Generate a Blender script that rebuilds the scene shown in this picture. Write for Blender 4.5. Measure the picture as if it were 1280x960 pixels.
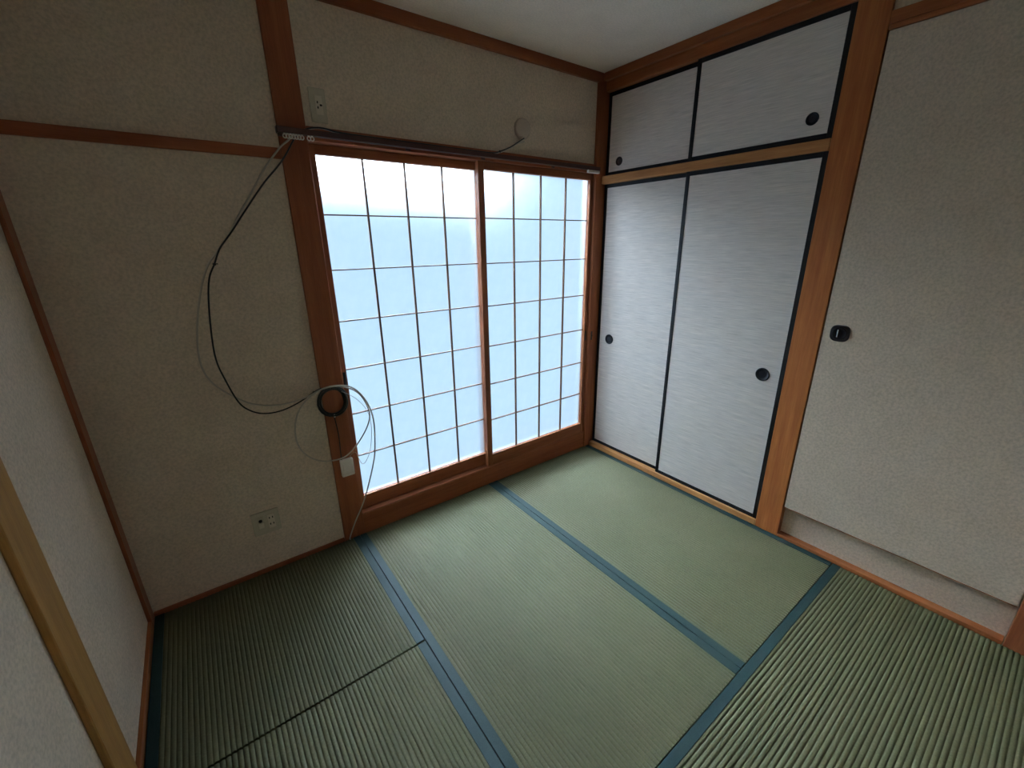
import bpy, bmesh, math, random
from mathutils import Vector, Matrix
random.seed(7)
for o in list(bpy.data.objects): bpy.data.objects.remove(o)
scene = bpy.context.scene
C = scene.collection

# ------------------------------------------------------------------ camera
CAM = Vector((-2.1766, -1.9931, 1.4514)); YAW, PITCH, ROLL, F = 0.6355, -0.3217, -0.0143, 529.956
fw = Vector((math.sin(YAW)*math.cos(PITCH), math.cos(YAW)*math.cos(PITCH), math.sin(PITCH)))
r0 = Vector((math.cos(YAW), -math.sin(YAW), 0)); u0 = r0.cross(fw)
rr = r0*math.cos(ROLL) + u0*math.sin(ROLL); uu = u0*math.cos(ROLL) - r0*math.sin(ROLL)
cd = bpy.data.cameras.new('camera'); cam = bpy.data.objects.new('camera', cd); C.objects.link(cam)
M = Matrix((rr, uu, -fw)).transposed().to_4x4(); M.translation = CAM; cam.matrix_world = M
cd.sensor_width = 36; cd.lens = F/1280*36; cd.clip_start = 0.01
scene.camera = cam

# ------------------------------------------------------------------ world, light, exposure
world = bpy.data.worlds.new('sky'); scene.world = world; world.use_nodes = True
bg = world.node_tree.nodes['Background']; bg.inputs[0].default_value = (0.64, 0.83, 1.0, 1); bg.inputs[1].default_value = 1.1
SKY = 1150
def area(name, loc, rot, sx, sy, power, col):
    l = bpy.data.lights.new(name, 'AREA'); l.shape = 'RECTANGLE'; l.size = sx; l.size_y = sy; l.energy = power; l.color = col
    o = bpy.data.objects.new(name, l); C.objects.link(o); o.location = loc; o.rotation_euler = rot; return o
# open sky outside the window wall
area('window_sky_offscreen', (-0.9, 3.3, 3.4), (math.radians(-58), 0, 0), 4.4, 2.4, SKY, (0.80, 0.91, 1.0))
vs = scene.view_settings
vs.view_transform = 'Standard'; vs.look = 'None'; vs.exposure = 0.74; vs.gamma = 1.0; vs.use_curve_mapping = False

FWD = 1.0
# ------------------------------------------------------------------ materials
def new_mat(name):
    m = bpy.data.materials.new(name); m.use_nodes = True
    return m, m.node_tree, m.node_tree.nodes['Principled BSDF']
def ramp(nt, fac, stops):
    r = nt.nodes.new('ShaderNodeValToRGB'); nt.links.new(fac, r.inputs[0])
    e = r.color_ramp.elements
    while len(e) < len(stops): e.new(0.5)
    for k, (p, c) in enumerate(stops): e[k].position = p; e[k].color = (*c, 1)
    return r
def coords(nt, scale=(1, 1, 1), kind='Object', rot=(0, 0, 0)):
    t = nt.nodes.new('ShaderNodeTexCoord'); m = nt.nodes.new('ShaderNodeMapping')
    m.inputs['Scale'].default_value = scale; m.inputs['Rotation'].default_value = rot
    nt.links.new(t.outputs[kind], m.inputs[0]); return m.outputs[0]
def noise(nt, vec, scale, detail=3, rough=0.55):
    n = nt.nodes.new('ShaderNodeTexNoise'); n.inputs['Scale'].default_value = scale
    n.inputs['Detail'].default_value = detail; n.inputs['Roughness'].default_value = rough
    nt.links.new(vec, n.inputs['Vector']); return n.outputs['Fac']
def bump(nt, b, h, strength, dist):
    n = nt.nodes.new('ShaderNodeBump'); n.inputs['Strength'].default_value = strength; n.inputs['Distance'].default_value = dist
    nt.links.new(h, n.inputs['Height']); nt.links.new(n.outputs[0], b.inputs['Normal'])
def mixcol(nt, a, b, fac, mode='MULTIPLY'):
    m = nt.nodes.new('ShaderNodeMixRGB'); m.blend_type = mode; m.inputs[0].default_value = fac
    nt.links.new(a, m.inputs[1]); nt.links.new(b, m.inputs[2]); return m.outputs[0]

def paper_wall(name, base, spread=0.085, scale=105, bmp=0.4):
    m, nt, b = new_mat(name)
    v = coords(nt)
    f = noise(nt, v, scale, 4, 0.65); g = noise(nt, v, 9, 3, 0.5)
    lo = tuple(c*(1-spread*1.6) for c in base); hi = tuple(min(1, c*(1+spread)) for c in base)
    r = ramp(nt, f, [(0.36, lo), (0.62, hi)])
    r2 = ramp(nt, g, [(0.3, (0.93, 0.93, 0.92)), (0.7, (1, 1, 1))])
    nt.links.new(mixcol(nt, r.outputs[0], r2.outputs[0], 1.0), b.inputs['Base Color'])
    b.inputs['Roughness'].default_value = 0.9; b.inputs['Specular IOR Level'].default_value = 0.15
    bump(nt, b, f, bmp, 0.004)
    return m
def wood(name, dark, light, axis='z', rough=0.5, spec=0.25):
    m, nt, b = new_mat(name)
    s = {'x': (1.2, 22, 22), 'y': (22, 1.2, 22), 'z': (22, 22, 1.2)}[axis]
    v = coords(nt, s)
    f = noise(nt, v, 1.6, 5, 0.6)
    fine = noise(nt, coords(nt, tuple(k*6 for k in s)), 2.0, 2, 0.5)
    r = ramp(nt, f, [(0.30, dark), (0.52, tuple((a+c)/2 for a, c in zip(dark, light))), (0.72, light)])
    r2 = ramp(nt, fine, [(0.3, (0.82, 0.80, 0.78)), (0.65, (1, 1, 1))])
    nt.links.new(mixcol(nt, r.outputs[0], r2.outputs[0], 0.8), b.inputs['Base Color'])
    b.inputs['Roughness'].default_value = rough; b.inputs['Specular IOR Level'].default_value = spec
    bump(nt, b, fine, 0.08, 0.002)
    return m
def plain(name, col, rough=0.5, spec=0.3, metal=0.0):
    m, nt, b = new_mat(name)
    f = noise(nt, coords(nt), 60, 2)
    r = ramp(nt, f, [(0.3, tuple(c*0.93 for c in col)), (0.7, col)])
    nt.links.new(r.outputs[0], b.inputs['Base Color'])
    b.inputs['Roughness'].default_value = rough; b.inputs['Specular IOR Level'].default_value = spec; b.inputs['Metallic'].default_value = metal
    return m
def shoji_paper():
    """thin washi: mostly forward scattering, part fully diffuse"""
    m = bpy.data.materials.new('shoji_paper'); m.use_nodes = True; nt = m.node_tree; nt.nodes.clear()
    out = nt.nodes.new('ShaderNodeOutputMaterial'); mix = nt.nodes.new('ShaderNodeMixShader'); mix.inputs[0].default_value = 0.32
    d = nt.nodes.new('ShaderNodeBsdfDiffuse'); t = nt.nodes.new('ShaderNodeBsdfTranslucent')
    g = nt.nodes.new('ShaderNodeBsdfRefraction'); g.inputs['Roughness'].default_value = 0.9; g.inputs['IOR'].default_value = 1.12
    mix2 = nt.nodes.new('ShaderNodeMixShader'); mix2.inputs[0].default_value = FWD
    f = noise(nt, coords(nt), 18, 4, 0.6)
    r = ramp(nt, f, [(0.3, (0.74, 0.81, 0.95)), (0.7, (0.79, 0.85, 0.97))])
    for q in (d, t, g): nt.links.new(r.outputs[0], q.inputs[0])
    nt.links.new(t.outputs[0], mix2.inputs[1]); nt.links.new(g.outputs[0], mix2.inputs[2])
    nt.links.new(mix2.outputs[0], mix.inputs[1]); nt.links.new(d.outputs[0], mix.inputs[2]); nt.links.new(mix.outputs[0], out.inputs[0])
    return m
def window_glass():
    m = bpy.data.materials.new('window_glass'); m.use_nodes = True; nt = m.node_tree; nt.nodes.clear()
    out = nt.nodes.new('ShaderNodeOutputMaterial'); mix = nt.nodes.new('ShaderNodeMixShader')
    fr = nt.nodes.new('ShaderNodeFresnel'); fr.inputs[0].default_value = 1.25
    t = nt.nodes.new('ShaderNodeBsdfTransparent'); t.inputs[0].default_value = (0.93, 0.96, 0.95, 1)
    g = nt.nodes.new('ShaderNodeBsdfGlossy'); g.inputs['Roughness'].default_value = 0.05
    nt.links.new(fr.outputs[0], mix.inputs[0]); nt.links.new(t.outputs[0], mix.inputs[1]); nt.links.new(g.outputs[0], mix.inputs[2]); nt.links.new(mix.outputs[0], out.inputs[0])
    return m
def fusuma_paper():
    m, nt, b = new_mat('fusuma_paper')
    v = coords(nt, (1, 7, 150)); f = noise(nt, v, 1.5, 4, 0.6)
    w = noise(nt, coords(nt, (1, 2.2, 46)), 1.3, 3, 0.5)
    r = ramp(nt, f, [(0.30, (0.66, 0.57, 0.51)), (0.62, (0.84, 0.74, 0.67)), (0.8, (0.88, 0.79, 0.72))])
    r2 = ramp(nt, w, [(0.3, (0.91, 0.92, 0.93)), (0.7, (1, 1, 1))])
    nt.links.new(mixcol(nt, r.outputs[0], r2.outputs[0], 1.0), b.inputs['Base Color'])
    b.inputs['Roughness'].default_value = 0.8; b.inputs['Specular IOR Level'].default_value = 0.2
    bump(nt, b, f, 0.12, 0.002)
    return m
def tatami(name, axis):
    m, nt, b = new_mat(name)
    along = (34, 260, 1) if axis == 'y' else (260, 34, 1)      # straw runs across the ribs
    f = noise(nt, coords(nt, along), 3.0, 3, 0.6)
    g = noise(nt, coords(nt), 5, 3, 0.5)
    r = ramp(nt, f, [(0.28, (0.078, 0.076, 0.034)), (0.55, (0.124, 0.113, 0.053)), (0.8, (0.175, 0.147, 0.073))])
    r2 = ramp(nt, g, [(0.3, (0.90, 0.95, 0.92)), (0.7, (1, 1, 1))])
    nt.links.new(mixcol(nt, r.outputs[0], r2.outputs[0], 1.0), b.inputs['Base Color'])
    b.inputs['Roughness'].default_value = 0.6; b.inputs['Specular IOR Level'].default_value = 0.25
    bump(nt, b, f, 0.25, 0.001)
    return m
def cloth_border():
    m, nt, b = new_mat('heri_cloth')
    f = noise(nt, coords(nt), 400, 2)
    r = ramp(nt, f, [(0.3, (0.012, 0.032, 0.030)), (0.7, (0.020, 0.046, 0.043))])
    nt.links.new(r.outputs[0], b.inputs['Base Color']); b.inputs['Roughness'].default_value = 0.6; b.inputs['Specular IOR Level'].default_value = 0.3
    bump(nt, b, f, 0.2, 0.001); return m

MT = dict(
    wall=paper_wall('wallpaper_beige', (0.68, 0.545, 0.42)),
    ceil=paper_wall('ceiling_board', (0.92, 0.80, 0.69), 0.05, 120, 0.15),
    wz=wood('wood_vertical', (0.25, 0.068, 0.026), (0.37, 0.118, 0.046), 'z'),
    wx=wood('wood_along_x', (0.25, 0.068, 0.026), (0.37, 0.118, 0.046), 'x'),
    wy=wood('wood_along_y', (0.29, 0.085, 0.026), (0.43, 0.145, 0.048), 'y'),
    wzc=wood('closet_wood_vertical', (0.36, 0.105, 0.028), (0.54, 0.19, 0.055), 'z'),
    wzg=wood('side_post_wood', (0.34, 0.165, 0.045), (0.50, 0.26, 0.08), 'z'),
    wyl=wood('closet_wood_light', (0.46, 0.185, 0.062), (0.62, 0.295, 0.105), 'y'),
    shz=wood('shoji_wood_vertical', (0.25, 0.075, 0.030), (0.39, 0.135, 0.055), 'z'),
    shx=wood('shoji_wood_along_x', (0.25, 0.075, 0.030), (0.39, 0.135, 0.055), 'x'),
    munt=wood('muntin_wood', (0.13, 0.055, 0.028), (0.21, 0.10, 0.05), 'z'),
    black=plain('black_lacquer', (0.010, 0.009, 0.011), 0.45, 0.3),
    pull=plain('dark_pull', (0.016, 0.012, 0.018), 0.35, 0.5),
    fus=fusuma_paper(), paper=shoji_paper(), glass=window_glass(),
    alu=plain('aluminium', (0.62, 0.62, 0.61), 0.4, 0.5, 0.5),
    rail=plain('rail_brown', (0.085, 0.030, 0.022), 0.35, 0.5),
    white=plain('white_plastic', (0.84, 0.76, 0.68), 0.5, 0.4),
    ivory=plain('ivory_plastic', (0.52, 0.45, 0.33), 0.45, 0.4),
    ivory2=plain('ivory_plastic_light', (0.66, 0.57, 0.44), 0.45, 0.4),
    cover=plain('beige_cover', (0.60, 0.49, 0.39), 0.5, 0.3),
    cablew=plain('cable_grey_white', (0.50, 0.43, 0.36), 0.45, 0.4),
    cableb=plain('cable_black', (0.014, 0.013, 0.014), 0.45, 0.4),
    hole=plain('dark_slot', (0.012, 0.011, 0.010), 0.6, 0.2),
    chrome=plain('steel', (0.62, 0.62, 0.60), 0.25, 0.5, 0.9),
    taty=tatami('tatami_weave_y', 'y'), tatx=tatami('tatami_weave_x', 'x'), heri=cloth_border(),
    sub=plain('subfloor', (0.10, 0.07, 0.05), 0.8), straw=plain('straw_core', (0.20, 0.17, 0.09), 0.9),
)

# ------------------------------------------------------------------ builders (coordinates are world metres)
def origin(o):
    v = Vector(o.location)
    while o.parent: o = o.parent; v = v + o.location
    return v
def link(name, me, parent=None, loc=None):
    o = bpy.data.objects.new(name, me); C.objects.link(o)
    if parent: o.parent = parent
    if loc is not None: o.location = Vector(loc) - (origin(parent) if parent else Vector())
    return o
def tag(o, label, cat, group=None, kind=None):
    o['label'] = label
    if cat: o['category'] = cat
    if group: o['group'] = group
    if kind: o['kind'] = kind
    return o
def thing(name, loc, label, cat, group=None):
    o = bpy.data.objects.new(name, None); C.objects.link(o); o.location = loc; o.empty_display_size = 0.05
    return tag(o, label, cat, group)
def finish(name, bm, mat, parent, at, smooth=False):
    me = bpy.data.meshes.new(name); bm.to_mesh(me); bm.free(); me.materials.append(MT[mat])
    if smooth: me.shade_smooth()
    return link(name, me, parent, at)
def add_box(bm, b, bev=0.0, seg=1):
    x0, x1, y0, y1, z0, z1 = b
    t = bmesh.new(); bmesh.ops.create_cube(t, size=1)
    for v in t.verts: v.co = Vector(((x0+x1)/2+v.co.x*(x1-x0), (y0+y1)/2+v.co.y*(y1-y0), (z0+z1)/2+v.co.z*(z1-z0)))
    if bev: bmesh.ops.bevel(t, geom=list(t.edges), offset=bev, segments=seg, affect='EDGES', profile=0.5)
    me = bpy.data.meshes.new('t'); t.to_mesh(me); t.free(); bm.from_mesh(me); bpy.data.meshes.remove(me)
def box(name, b, mat, parent=None, bev=0.0015, seg=1, extra=(), at=None):
    """box(es) in world coordinates; the object's origin sits at the bottom centre of the first box"""
    x0, x1, y0, y1, z0, z1 = b
    if at is None: at = Vector(((x0+x1)/2, (y0+y1)/2, z0))
    bm = bmesh.new()
    for q in (b, *extra):
        add_box(bm, (q[0]-at[0], q[1]-at[0], q[2]-at[1], q[3]-at[1], q[4]-at[2], q[5]-at[2]), bev, seg)
    return finish(name, bm, mat, parent, at)
def disc(name, c, axis, r, h, mat, parent=None, rb=0.0, seg=40, dome=0.0, sq=None):
    """short cylinder (rounded rim) with its base at c, rising along axis; sq = superellipse exponent"""
    prof = [(r, 0), (r, h-rb)]
    if rb: prof += [(r-rb*(1-math.cos(a)), h-rb+rb*math.sin(a)) for a in (math.pi/6, math.pi/3, math.pi/2)]
    else: prof += [(r, h)]
    if dome:
        rl, hl = prof[-1]; prof += [(rl*k, hl+dome*(1-k*k)) for k in (0.8, 0.55, 0.3, 0.1)]
    bm = bmesh.new(); rings = []
    a = Vector(axis).normalized(); u = a.orthogonal().normalized()
    if abs(a.z) < 0.5: u = Vector((0, 0, 1))
    w = a.cross(u)
    for pr, ph in prof:
        ring = []
        for k in range(seg):
            t = 2*math.pi*k/seg; cx, sx = math.cos(t), math.sin(t)
            if sq: s = (abs(cx)**sq+abs(sx)**sq)**(-1/sq); cx *= s; sx *= s
            ring.append(bm.verts.new(u*pr*cx+w*pr*sx+a*ph))
        rings.append(ring)
    for A, B in zip(rings, rings[1:]):
        for k in range(seg): bm.faces.new((A[k], A[(k+1) % seg], B[(k+1) % seg], B[k]))
    bm.faces.new(rings[-1]); bm.faces.new(rings[0][::-1])
    bmesh.ops.recalc_face_normals(bm, faces=bm.faces)
    o = finish(name, bm, mat, parent, c)
    return o
def lathe(name, c, axis, prof, mat, parent=None, seg=40):
    bm = bmesh.new(); a = Vector(axis).normalized(); u = Vector((0, 0, 1)) if abs(a.z) < 0.5 else a.orthogonal(); w = a.cross(u)
    rings = [[bm.verts.new(u*pr*math.cos(2*math.pi*k/seg)+w*pr*math.sin(2*math.pi*k/seg)+a*ph) for k in range(seg)] for pr, ph in prof]
    for A, B in zip(rings, rings[1:]):
        for k in range(seg): bm.faces.new((A[k], A[(k+1) % seg], B[(k+1) % seg], B[k]))
    bm.faces.new(rings[-1]); bm.faces.new(rings[0][::-1]); bmesh.ops.recalc_face_normals(bm, faces=bm.faces)
    return finish(name, bm, mat, parent, c, True)
def smooth_path(P, n=8):
    P = [Vector(p) for p in P]; Q = [P[0]*2-P[1]]+P+[P[-1]*2-P[-2]]; out = []
    for i in range(1, len(Q)-2):
        a, b, c, d = Q[i-1:i+3]
        for k in range(n):
            t = k/n; out.append(0.5*((2*b)+(c-a)*t+(2*a-5*b+4*c-d)*t*t+(3*b-a-3*c+d)*t**3))
    out.append(P[-1]); return out
def tube(name, P, r, mat, parent=None, at=None, n=8, seg=8, closed=False):
    S = smooth_path(P, n) if n else [Vector(p) for p in P]
    if at is None: at = min(S, key=lambda v: v.z).copy()
    at = Vector(at); bm = bmesh.new(); rings = []; N = len(S); nrm = None
    for i, p in enumerate(S):
        if closed: t = (S[(i+1) % N]-S[i-1]).normalized()
        else: t = (S[min(i+1, N-1)]-S[max(i-1, 0)]).normalized()
        if nrm is None: nrm = t.orthogonal().normalized()
        nrm = (nrm-t*nrm.dot(t)).normalized(); b = t.cross(nrm)
        rings.append([bm.verts.new(p-at+nrm*r*math.cos(2*math.pi*k/seg)+b*r*math.sin(2*math.pi*k/seg)) for k in range(seg)])
    pairs = list(zip(rings, rings[1:]))+([(rings[-1], rings[0])] if closed else [])
    for A, B in pairs:
        for k in range(seg): bm.faces.new((A[k], A[(k+1) % seg], B[(k+1) % seg], B[k]))
    if not closed: bm.faces.new(rings[0][::-1]); bm.faces.new(rings[-1])
    bmesh.ops.recalc_face_normals(bm, faces=bm.faces)
    return finish(name, bm, mat, parent, at, True)
def struct(o, label): o['kind'] = 'structure'; o['label'] = label; return o

# ------------------------------------------------------------------ room shell
XL, YB, H = -2.582, -2.46, 2.37
PW = 0.012                                     # plaster sits this far behind the post faces
struct(box('floor', (XL-0.1, 0.2, YB-0.1, 0.2, -0.16, -0.055), 'sub', bev=0), 'dark wooden subfloor under the tatami mats')
struct(box('ceiling', (XL-0.1, 0.2, YB-0.1, 0.2, H, H+0.1), 'ceil', bev=0), 'plain beige papered ceiling')
struct(box('wall_back', (XL-0.1, -1.735, PW, 0.2, -0.055, H), 'wall', bev=0, at=(-1.7, 0.1, 0),
           extra=[(-1.735, 0.055, PW, 0.2, 1.896, H), (-1.735, 0.055, 0.10, 0.2, -0.055, 0.05)]), 'beige papered wall around the paper window screens')
struct(box('wall_left', (XL-0.1, XL, YB, PW, -0.055, H), 'wall', bev=0), 'beige papered side wall with a wooden post')
struct(box('wall_right', (0.055, 0.2, YB-0.1, 0.2, -0.055, H), 'wall', bev=0, at=(0.12, -1.2, 0),
           extra=[(0.0+PW, 0.055, -2.13, -1.32, 2.19, H), (0.034, 0.055, -2.13, -1.32, -0.055, 0.35), (PW, 0.055, YB, -2.20, -0.055, H)]), 'papered wall on the closet side')
struct(box('wall_front', (XL-0.1, 0.2, YB-0.1, YB, -0.055, H), 'wall', bev=0), 'papered wall opposite the paper screens')
T = [0]
def trim(b, mat, label, bev=0.002, **k):
    T[0] += 1
    return struct(box('trim_%d' % T[0], b, mat, bev=bev, **k), label)
# posts
trim((-1.793, -1.690, 0.0, 0.10, -0.05, H), 'wz', 'reddish brown wooden post beside the paper screens')
trim((-0.052, 0.054, -0.010, 0.045, -0.05, 2.33), 'wz', 'slim reddish corner post between paper screens and closet')
trim((XL, -2.570, -0.055, PW, -0.05, H), 'wz', 'narrow dark brown corner post strip at the side wall')
trim((XL, -2.566, -0.832, -0.712, -0.05, H), 'wzg', 'brown wooden post standing on the papered side wall')
trim((-0.003, 0.054, -1.330, -1.220, -0.05, H), 'wzc', 'orange brown wooden post between the closet and the papered door')
trim((-0.006, 0.054, -2.215, -2.118, -0.05, H), 'wz', 'dark brown wooden post past the papered door')
# ceiling cornice
trim((XL, 0.05, -0.010, PW, 2.322, H), 'wx', 'brown wooden ceiling moulding above the window wall')
trim((-0.024, 0.05, YB, -0.012, 2.330, H), 'wy', 'brown wooden ceiling moulding above the closet')
trim((XL, -2.570, YB, -0.057, 2.322, H), 'wy', 'brown wooden ceiling moulding on the side wall')
# window wall rails
trim((XL+0.012, -1.795, -0.002, PW, 1.770, 1.808), 'wx', 'thin brown picture rail on the papered wall beside the post')
trim((-1.690, -0.052, -0.002, 0.10, 1.846, 1.896), 'wx', 'brown lintel over the paper screens')
trim((-1.690, -0.052, 0.0, 0.10, -0.05, 0.112), 'wx', 'raised brown wooden sill under the paper screens',
     extra=[(-1.690, -0.052, 0.0, 0.0075, 0.112, 0.119), (-1.690, -0.052, 0.042, 0.047, 0.112, 0.117), (-1.690, -0.052, 0.083, 0.10, 0.112, 0.119)], at=(-0.87, 0.05, -0.05))
# closet rails
trim((-0.003, 0.05, -1.218, -0.012, 2.278, 2.330), 'wy', 'brown wooden head rail over the upper closet doors')
trim((-0.004, 0.05, -1.218, -0.012, 1.787, 1.832), 'wyl', 'light brown rail between upper and lower closet doors')
trim((-0.006, 0.05, -1.218, -0.012, -0.05, 0.030), 'wyl', 'light brown threshold under the closet doors')
# papered door head and foot
trim((-0.006, 0.05, -2.116, -1.332, 2.150, 2.205), 'wy', 'brown wooden lintel over the papered door', extra=[(-0.012, -0.004, -2.116, -1.332, 2.165, 2.205)], at=(0.02, -1.7, 2.15))
trim((-0.006, 0.034, -2.116, -1.332, -0.05, 0.014), 'wy', 'brown wooden floor strip under the papered door')
# thin strips where tatami meets wall
struct(box('baseboard_back', (-2.568, -1.795, -0.001, PW, -0.05, 0.014), 'wx'), 'thin brown strip between tatami and the papered wall')
struct(box('baseboard_left', (XL, -2.570, YB, -0.057, -0.05, 0.026), 'wy'), 'thin brown strip along the side wall')
# added unseen frame, left from a made-up doorway that let in fill light
trim((XL, XL+0.012, -1.40, -1.33, 0.026, 1.86), 'wz', 'added brown upright of a made-up doorway frame on the side wall behind the golden post')
trim((XL, XL+0.012, -2.43, -2.36, 0.026, 1.86), 'wz', 'added brown upright of a made-up doorway frame on the side wall by the far corner')
trim((XL, XL+0.012, -2.36, -1.40, 1.80, 1.86), 'wy', 'added brown head rail of a made-up doorway frame on the side wall between two uprights')

# outer aluminium sash window behind the paper
w1 = struct(box('window_1', (-1.735, 0.05, 0.115, 0.20, 0.05, 0.085), 'alu', bev=0.001, at=(-0.87, 0.16, 0.05),
        extra=[(-1.735, 0.05, 0.115, 0.20, 1.86, 1.896), (-1.735, -1.72, 0.115, 0.20, 0.085, 1.86), (0.038, 0.05, 0.115, 0.20, 0.085, 1.86)]), 'aluminium sash window outside the paper screens')
for (sx0, sx1, sy) in ((-1.72, -0.825, 0.165), (-0.850, 0.038, 0.130)):
    box('sash', (sx0, sx1, sy, sy+0.022, 0.085, 0.125), 'alu', w1, 0.001, at=((sx0+sx1)/2, sy, 0.085),
        extra=[(sx0, sx1, sy, sy+0.022, 1.83, 1.86), (sx0, sx0+0.022, sy, sy+0.022, 0.125, 1.83), (sx1-0.022, sx1, sy, sy+0.022, 0.125, 1.83)])
    box('pane', (sx0+0.022, sx1-0.022, sy+0.009, sy+0.013, 0.125, 1.83), 'glass', w1, 0)

# ------------------------------------------------------------------ tatami mats
def mat_mesh(name, parent, x0, x1, y0, y1, axis, mat, pitch=0.0147, depth=0.0034):
    """ribbed straw facing: each rib is a rounded ridge running along the mat"""
    a0, a1 = (x0, x1) if axis == 'y' else (y0, y1); n = round((a1-a0)/pitch); p = (a1-a0)/n
    sec = [(0, -1.0), (0.08, -0.72), (0.22, -0.25), (0.40, -0.02), (0.60, -0.02), (0.78, -0.25), (0.92, -0.72)]
    pts = [(a0+(i+s)*p, h*depth) for i in range(n) for s, h in sec]+[(a1, -depth)]
    e0, e1 = (y0, y1) if axis == 'y' else (x0, x1)
    at = Vector(((x0+x1)/2, (y0+y1)/2, -0.055)); bm = bmesh.new()
    mk = (lambda a, e, z: bm.verts.new(Vector((a, e, z))-at)) if axis == 'y' else (lambda a, e, z: bm.verts.new(Vector((e, a, z))-at))
    A = [mk(a, e0, z) for a, z in pts]; B = [mk(a, e1, z) for a, z in pts]
    for k in range(len(pts)-1): bm.faces.new((A[k], A[k+1], B[k+1], B[k]))
    a, b, c, d = mk(a0, e0, -0.055), mk(a1, e0, -0.055), mk(a0, e1, -0.055), mk(a1, e1, -0.055)
    bm.faces.new([*A, b, a]); bm.faces.new([*B, d, c]); bm.faces.new((A[0], B[0], c, a)); bm.faces.new((A[-1], B[-1], d, b)); bm.faces.new((a, b, d, c))
    bmesh.ops.recalc_face_normals(bm, faces=bm.faces)
    return finish(name, bm, mat, parent, at)
HW, G = 0.031, 0.0022
def tatami_mat(x0, x1, y0, y1, axis, label):
    x0 += G; x1 -= G; y0 += G; y1 -= G
    t = thing('tatami_mat', ((x0+x1)/2, (y0+y1)/2, -0.055), label, 'tatami mat', 'tatami mats on the floor')
    mat_mesh('straw_facing', t, x0, x1, y0, y1, axis, 'taty' if axis == 'y' else 'tatx')
    for s in (0, 1):
        if axis == 'y': b = (x0-0.0004, x0+HW, y0, y1) if s == 0 else (x1-HW, x1+0.0004, y0, y1)
        else: b = (x0, x1, y0-0.0004, y0+HW) if s == 0 else (x0, x1, y1-HW, y1+0.0004)
        box('border_strip', (*b, -0.050, 0.0012), 'heri', t, 0.0006)
    return t
XS, XM, XR, XW = -1.720, -0.874, -0.008, -2.568
YT = -0.002
tatami_mat(XM, XR, -1.577, YT, 'y', 'green tatami mat lying against the closet threshold')
tatami_mat(XS, XM, -1.577, YT, 'y', 'green tatami mat running from the sill, between two other lengthwise mats')
tatami_mat(XW, XS, -0.7835, YT, 'y', 'half-size green tatami mat in the corner below the double wall socket')
tatami_mat(XW, XS, YB, -0.787, 'y', 'green tatami mat along the side wall, butted against the half-size mat')
tatami_mat(XS, XR, YB, -1.577, 'x', 'green tatami mat with crosswise ribs in front of the papered door')

# ------------------------------------------------------------------ shoji screens
def shoji(x0, x1, xa, xb, yf, label, pull_x):
    """x0..x1 outer, xa..xb paper, yf front face"""
    z0, z1, za, zb, D = 0.1135, 1.8445, 0.187, 1.808, 0.030
    t = thing('shoji_screen', ((x0+x1)/2, yf+D/2, z0), label, 'sliding screen', 'paper screens in the window opening')
    stl = box('stile', (x0, xa, yf, yf+D, z0, z1), 'shz', t)
    sr = box('stile', (xb, x1, yf, yf+D, z0, z1), 'shz', t)
    box('bottom_rail', (xa, xb, yf+0.001, yf+D-0.001, z0, za), 'shx', t)
    box('top_rail', (xa, xb, yf+0.001, yf+D-0.001, zb, z1), 'shx', t)
    mw, my0, my1 = 0.0075, yf+0.006, yf+0.018
    cw, ch = (xb-xa)/4, (zb-za)/7
    for i in (1, 2, 3):
        box('muntin', (xa+cw*i-mw/2, xa+cw*i+mw/2, my0, my1, za, zb), 'munt', t, 0.0008)
    for j in range(1, 7):
        box('muntin', (xa, xb, my0+0.001, my1, za+ch*j-mw/2+0.001, za+ch*j+mw/2-0.001), 'munt', t, 0.0008)
    bm = bmesh.new(); vs_ = [bm.verts.new((sx*cw/2, 0, sz*ch/2)) for sx, sz in ((-1, -1), (1, -1), (1, 1), (-1, 1))]; bm.faces.new(vs_)
    me = bpy.data.meshes.new('pane'); bm.to_mesh(me); bm.free(); me.materials.append(MT['paper'])
    for i in range(4):
        for j in range(7):
            link('pane', me, t, (xa+cw*(i+0.5), my1+0.0005, za+ch*(j+0.5)))
    p = box('finger_pull', (pull_x-0.007, pull_x+0.007, yf-0.0015, yf+0.004, 0.805, 0.875), 'pull', stl if pull_x < (x0+x1)/2 else sr, 0.003, 2)
    return t
shoji(-1.697, -0.842, -1.656, -0.878, 0.050, 'paper lattice screen in the rear groove beside the hanging cables', -1.6685)
shoji(-0.893, -0.0535, -0.857, -0.080, 0.010, 'paper lattice screen in the front groove next to the closet', -0.0675)

# ------------------------------------------------------------------ fusuma closet doors
def fusuma(y0, y1, z0, z1, xf, label, py, pz, pr, fr=0.021):
    D = 0.019
    t = thing('fusuma_door', (xf+D/2, (y0+y1)/2, z0), label, 'sliding door', 'closet sliding doors')
    p = box('panel', (xf+0.003, xf+D-0.002, y0+fr, y1-fr, z0+fr, z1-fr), 'fus', t, 0)
    box('frame_rail', (xf, xf+D, y0+fr, y1-fr, z1-fr, z1), 'black', t, 0.0015); box('frame_rail', (xf, xf+D, y0+fr, y1-fr, z0, z0+fr), 'black', t, 0.0015)
    box('frame_stile', (xf, xf+D, y0, y0+fr, z0, z1), 'black', t, 0.0015); box('frame_stile', (xf, xf+D, y1-fr, y1, z0, z1), 'black', t, 0.0015)
    q = lathe('round_pull', (xf+0.003, py, pz), (-1, 0, 0), [(pr, 0), (pr, 0.003), (pr*0.93, 0.0042), (pr*0.80, 0.0038), (pr*0.74, 0.0012), (pr*0.4, 0.0008), (pr*0.02, 0.0008)], 'black', t)
    disc('pull_dish', (xf+0.0021, py, pz), (-1, 0, 0), pr*0.55, 0.0002, 'pull', q)
    return t
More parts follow.
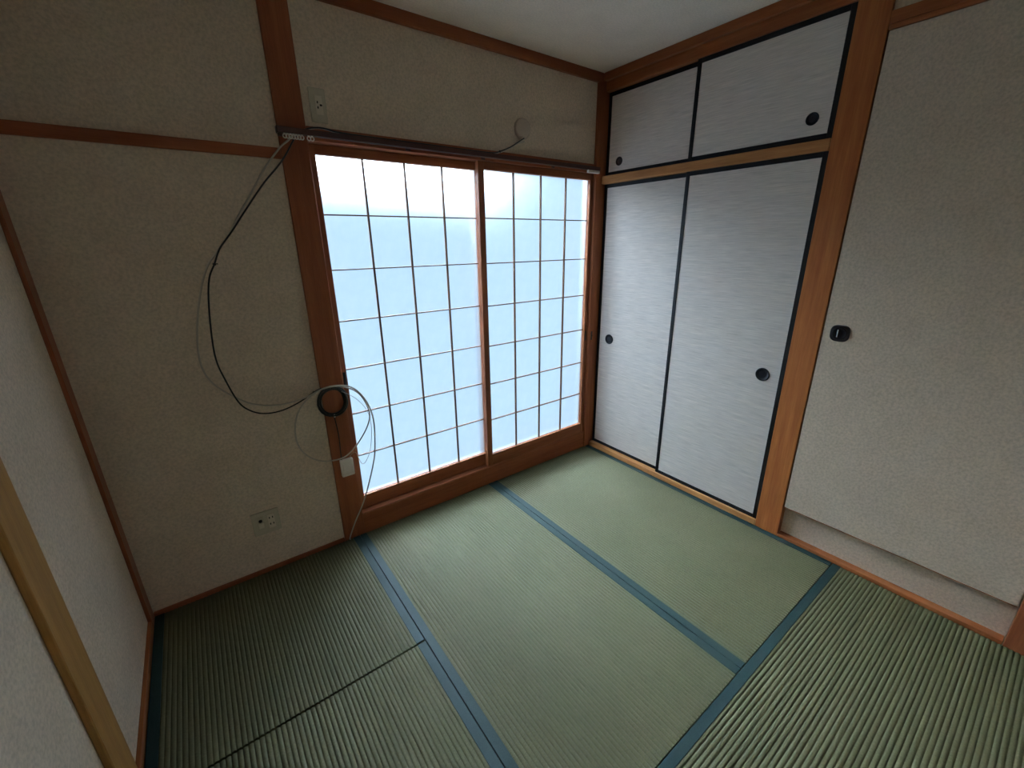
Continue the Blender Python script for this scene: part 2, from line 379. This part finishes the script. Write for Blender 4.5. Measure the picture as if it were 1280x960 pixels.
fusuma(-1.2185, -0.585, 0.0305, 1.7865, 0.004, 'tall streaked grey closet door beside the orange brown post', -1.121, 0.817, 0.033)
fusuma(-0.607, -0.013, 0.0305, 1.7865, 0.027, 'tall streaked grey closet door beside the paper screens', -0.118, 0.822, 0.033)
fusuma(-1.2185, -0.585, 1.8325, 2.2775, 0.004, 'short upper closet door beside the orange brown post', -1.134, 1.916, 0.024)
fusuma(-0.607, -0.013, 1.8325, 2.2775, 0.027, 'short upper closet door above the corner by the paper screens', -0.113, 1.905, 0.024)

# ------------------------------------------------------------------ papered door on the right with flush ring handle
t = thing('papered_door', (0.010, -1.72, 0.172), 'tall wallpapered flush door with a dark square handle', 'door')
box('panel', (0.000, 0.022, -2.113, -1.3345, 0.172, 2.148), 'wall', t, 0.0015)
box('bottom_edge', (0.0005, 0.0215, -2.113, -1.3345, 0.169, 0.172), 'wy', t, 0)
hd = disc('handle_plate', (0.0, -1.397, 1.067), (-1, 0, 0), 0.0355, 0.006, 'pull', t, 0.003, 48, 0, 3.0)
lathe('ring', (-0.006, -1.397, 1.067), (-1, 0, 0), [(0.027, 0), (0.027, 0.002), (0.0245, 0.0035), (0.022, 0.002), (0.0215, 0.0003), (0.01, 0.0003)], 'black', hd)
box('thumb_turn', (-0.016, -0.006, -1.3945, -1.3895, 1.050, 1.084), 'chrome', hd, 0.0018, 2)

# ------------------------------------------------------------------ curtain rail
t = thing('curtain_rail', (-0.93, -0.028, 1.853), 'brown curtain rail with white runners over the paper screens', 'curtain rail')
ZR0, ZR1 = 1.853, 1.873
box('rail', (-1.800, -0.062, -0.052, -0.049, ZR0, ZR1), 'rail', t, 0.0008, at=(-0.93, -0.04, ZR0),
    extra=[(-1.800, -0.062, -0.031, -0.028, ZR0, ZR1), (-1.800, -0.062, -0.052, -0.028, ZR1-0.003, ZR1), (-1.800, -0.062, -0.052, -0.044, ZR0, ZR0+0.002), (-1.800, -0.062, -0.036, -0.028, ZR0, ZR0+0.002)])
box('end_cap', (-1.806, -1.799, -0.054, -0.026, ZR0-0.002, ZR1+0.001), 'rail', t)
for bx_ in (-1.784, -1.27, -0.87, -0.40):
    box('bracket', (bx_-0.012, bx_+0.012, -0.0282, -0.0022 if bx_ > -1.69 else -0.0005, ZR1-0.006, ZR1-0.0005), 'rail', t, 0.0008, at=(bx_, -0.015, ZR1),
        extra=[(bx_-0.012, bx_+0.012, -0.006, -0.0022 if bx_ > -1.69 else -0.0005, 1.848, ZR1-0.0005)])
bm = bmesh.new()                                 # runner: neck, and a hanging eye
add_box(bm, (-0.004, 0.004, -0.003, 0.003, -0.004, 0.006), 0.001)
me0 = bpy.data.meshes.new('eye')
ring = [Vector((0.0062*math.cos(2*math.pi*k/18), 0, -0.0095+0.0068*math.sin(2*math.pi*k/18))) for k in range(18)]
rg = [];
for i, p in enumerate(ring):
    tn = (ring[(i+1) % 18]-ring[i-1]).normalized(); nn = Vector((0, 1, 0)); bb = tn.cross(nn)
    rg.append([bm.verts.new(p+nn*0.0022*math.cos(2*math.pi*k/6)+bb*0.0022*math.sin(2*math.pi*k/6)) for k in range(6)])
for i in range(18):
    for k in range(6): bm.faces.new((rg[i][k], rg[i][(k+1) % 6], rg[(i+1) % 18][(k+1) % 6], rg[(i+1) % 18][k]))
bmesh.ops.recalc_face_normals(bm, faces=bm.faces)
rm = bpy.data.meshes.new('runner'); bm.to_mesh(rm); bm.free(); rm.materials.append(MT['white'])
for k in range(7): link('runner', rm, t, (-1.779+k*0.0100, -0.040, ZR0)).rotation_euler = (0, 0, random.uniform(-0.5, 0.5))
for k in range(2): link('runner', rm, t, (-1.694+k*0.0115, -0.040, ZR0)).rotation_euler = (0, 0, random.uniform(-0.3, 0.3))
box('end_stop', (-0.158, -0.0625, -0.048, -0.032, 1.838, 1.8535), 'white', t, 0.003, 2)

# ------------------------------------------------------------------ outlets, cover cap, phone box
def outlet(x0, x1, z0, z1, label):
    y = PW
    t = thing('wall_socket', ((x0+x1)/2, y, z0), label, 'wall socket', 'ivory wall sockets')
    pl = box('plate', (x0, x1, y-0.008, y, z0, z1), 'ivory', t, 0.003, 2); return t, y-0.008
t, y = outlet(-1.662, -1.600, 1.914, 2.034, 'ivory single power socket high on the wall beside the post')
cx, cz = -1.627, 1.975
s = box('socket_insert', (cx-0.0135, cx+0.0135, y-0.002, y+0.001, cz-0.033, cz+0.033), 'ivory2', t, 0.001)
for dx, dz, w, h in ((-0.006, 0.009, 0.0022, 0.006), (-0.006, -0.009, 0.0022, 0.006), (0.006, 0.0, 0.0045, 0.0045)):
    box('slot', (cx+dx-w, cx+dx+w, y-0.0026, y-0.0018, cz+dz-h/2-0.001, cz+dz+h/2+0.001), 'hole', s, 0)
t, y = outlet(-2.166, -2.056, 0.194, 0.310, 'ivory two-gang wall socket with aerial jack low on the wall')
s = box('aerial_insert', (-2.1465, -2.1195, y-0.002, y+0.001, 0.218, 0.288), 'ivory', t, 0.001)
box('shutter', (-2.143, -2.121, y-0.006, y-0.001, 0.232, 0.258), 'ivory2', s, 0.002, 2)
disc('aerial_jack', (-2.133, y-0.0018, 0.2685), (0, -1, 0), 0.0075, 0.003, 'hole', s, 0.001, 20)
s = box('socket_insert', (-2.1035, -2.0765, y-0.002, y+0.001, 0.218, 0.288), 'ivory2', t, 0.001)
for dz in (0.272, 0.240):
    for dx in (-0.0065, 0.0065):
        box('slot', (-2.090+dx-0.0022, -2.090+dx+0.0022, y-0.0026, y-0.0018, dz-0.005, dz+0.004), 'hole', s, 0)

t = thing('cable_entry_cover', (-0.611, PW, 2.018), 'round beige cable entry cover on the wall above the screens', 'cover')
lathe('dome', (-0.611, PW, 2.018), (0, -1, 0), [(0.050, 0), (0.050, 0.010), (0.047, 0.016), (0.041, 0.0185), (0.038, 0.0178), (0.030, 0.019), (0.015, 0.0195), (0.001, 0.0196)], 'cover', t)
box('cable_spout', (-0.628, -0.610, PW-0.026, PW-0.001, 1.966, 1.982), 'cover', t, 0.004, 2)

t = thing('phone_jack_box', (-1.732, 0.0, 0.367), 'small white phone jack box screwed to the post', 'jack box')
b = box('case', (-1.762, -1.702, -0.022, 0.0, 0.367, 0.457), 'white', t, 0.004, 2)
box('seam', (-1.7605, -1.7035, -0.0228, -0.0214, 0.383, 0.3842), 'cover', b, 0)
for k in range(6):
    box('printed_mark', (-1.7545, -1.7515, -0.02235, -0.0218, 0.402+k*0.0058, 0.4062+k*0.0058), 'cover', b, 0)

# corner latch pin on the slim post
t = thing('screen_latch', (-0.030, -0.010, 0.835), 'small dark latch on the slim corner post', 'latch')
box('latch_plate', (-0.037, -0.024, -0.0135, -0.0100, 0.808, 0.868), 'pull', t, 0.0012)
disc('latch_pin', (-0.0305, -0.0135, 0.838), (0, -1, 0), 0.005, 0.004, 'black', t, 0.001, 16)

# ------------------------------------------------------------------ cables
def P2(L, y): return [(x, (y[k] if isinstance(y, (list, tuple)) else y), z) for k, (x, z) in enumerate(L)]
TOPZ = ZR1+0.0055
top = [(-0.618, -0.018, 1.970), (-0.655, -0.024, 1.950), (-0.712, -0.020, 1.918), (-0.775, -0.018, 1.893), (-0.83, -0.030, 1.880), (-0.95, -0.038, 1.8765), (-1.195, -0.040, 1.8765), (-1.351, -0.040, 1.8765),
       (-1.47, -0.040, 1.8765), (-1.583, -0.036, 1.880), (-1.616, -0.028, 1.887), (-1.649, -0.026, 1.889)]
bk_low = [(-1.796, 1.764), (-1.874, 1.679), (-1.944, 1.592), (-2.012, 1.504), (-2.059, 1.447), (-2.088, 1.39), (-2.112, 1.344), (-2.13, 1.268), (-2.148, 1.127), (-2.152, 1.031), (-2.14, 0.955), (-2.114, 0.853), (-2.083, 0.805), (-2.034, 0.776), (-1.966, 0.772), (-1.891, 0.793), (-1.825, 0.826), (-1.790, 0.838)]
RB = 0.0030
black = top+[(-1.69, -0.0262, 1.881), (-1.722, -0.0205, 1.862), (-1.742, -0.0195, 1.843)]+P2(bk_low, -0.015)[0:]
bc = thing('black_cable', (-2.034, -0.015, 0.773), 'thin black cable from the cover, draped over the rail and down the wall', 'cable')
cb = tube('cord', black, RB, 'cableb', bc)
# coil on the post
cx, cz = -1.750, 0.762
coil = []
for k in range(5*28):
    a = math.radians(120)-2*math.pi*k/28; q = k/28
    r = 0.059+0.0055*math.sin(q*2.4+0.6)+0.003*math.sin(a*2+q)
    coil.append((cx+r*math.cos(a), -0.013+0.0065*math.sin(q*3.1), cz+r*1.12*math.sin(a)))
tube('coil', coil, 0.0034, 'cableb', bc, n=0)
tube('coil', [(cx+0.056*math.cos(a/20*2*math.pi), -0.010, cz+0.062*math.sin(a/20*2*math.pi)) for a in range(20)], 0.0052, 'cableb', bc, n=0, closed=True)
tube('coil', [(cx-0.003+0.064*math.cos(a/20*2*math.pi), -0.008, cz-0.002+0.071*math.sin(a/20*2*math.pi)) for a in range(20)], 0.0030, 'cableb', bc, n=0, closed=True)
def tie(parent, x, y, z, mat, dx, dz, r=0.0055):
    o = disc('cable_tie', (x-0.003*dx, y, z-0.003*dz), (dx, 0, dz), r, 0.006, mat, parent, 0.001, 14)
    box('tie_tail', (x, x+0.012, y-0.002, y-0.0005, z-0.0005, z+0.003), mat, o, 0.0004); return o
tie(bc, -2.088, -0.015, 1.390, 'cableb', 0.5, 0.86); tie(bc, -1.351, -0.0405, 1.8770, 'cableb', 1, 0, 0.0034); tie(bc, -0.775, -0.018, 1.893, 'cableb', 1, -0.2); tie(bc, -1.825, -0.015, 0.826, 'cableb', 0.8, 0.5)
tie(bc, cx, -0.0135, cz+0.068, 'cableb', 1, 0, 0.011); tie(bc, cx-0.004, -0.0135, cz-0.070, 'white', 1, 0, 0.008)
tube('lead', [(-1.756, -0.008, 0.694), (-1.750, -0.0035, 0.645), (-1.747, -0.0035, 0.578), (-1.750, -0.0040, 0.50), (-1.752, -0.0060, 0.4575)], 0.0022, 'cableb', bc)

W = [(-1.765, 1.834), (-1.793, 1.811), (-1.833, 1.766), (-1.867, 1.724), (-1.91, 1.66), (-1.969, 1.574), (-2.019, 1.498), (-2.065, 1.440), (-2.112, 1.38), (-2.155, 1.276), (-2.192, 1.134), (-2.203, 1.021), (-2.181, 0.94), (-2.119, 0.866), (-2.052, 0.818), (-1.961, 0.798), (-1.868, 0.812), (-1.789, 0.837), (-1.718, 0.835), (-1.649, 0.797), (-1.611, 0.737), (-1.594, 0.66), (-1.621, 0.588), (-1.685, 0.512), (-1.752, 0.476), (-1.841, 0.485), (-1.904, 0.54), (-1.930, 0.613), (-1.923, 0.698), (-1.890, 0.771), (-1.833, 0.822), (-1.763, 0.844), (-1.672, 0.825), (-1.612, 0.750), (-1.584, 0.64), (-1.592, 0.50), (-1.612, 0.401), (-1.674, 0.223), (-1.738, 0.106), (-1.770, 0.020), (-1.772, 0.004)]
yw = [-0.0105]+[-0.010]*15+[-0.0265, -0.029, -0.029, -0.028, -0.024, -0.022, -0.022, -0.024, -0.029]+[-0.018]*4+[-0.025, -0.035]+[-0.037]*6+[-0.030]*2+[-0.014]*2
yw = yw[:len(W)]+[-0.012]*(len(W)-len(yw))
for k in range(5, 15): yw[k] = -0.006
wc = thing('white_cable', (-1.772, -0.012, 0.0), 'greyish white cable looping round the post and down to the floor', 'cable')
wtop = [(x, y+0.0070, z+0.0002) for x, y, z in top]
wtop[:4] = [(-0.612, -0.011, 1.955), (-0.655, -0.0155, 1.944), (-0.712, -0.0122, 1.913), (-0.775, -0.0100, 1.889)]
tube('cord', wtop+[(-1.692, -0.0150, 1.880), (-1.730, -0.0095, 1.866)]+P2(W, yw), 0.0034, 'cablew', wc)
tc = thing('thin_cord', (-1.70, -0.026, 0.46), 'thin white cord looping in front of the paper screen above the phone box', 'cord')
tube('cord', [(-1.715, -0.042, 0.812), (-1.682, -0.044, 0.790), (-1.645, -0.044, 0.752), (-1.612, -0.044, 0.695), (-1.600, -0.044, 0.626), (-1.607, -0.044, 0.544), (-1.624, -0.044, 0.474), (-1.650, -0.044, 0.428), (-1.668, -0.042, 0.424), (-1.680, -0.040, 0.458), (-1.690, -0.038, 0.490), (-1.704, -0.030, 0.485), (-1.714, -0.022, 0.470), (-1.718, -0.013, 0.4565)], 0.0013, 'cablew', tc)
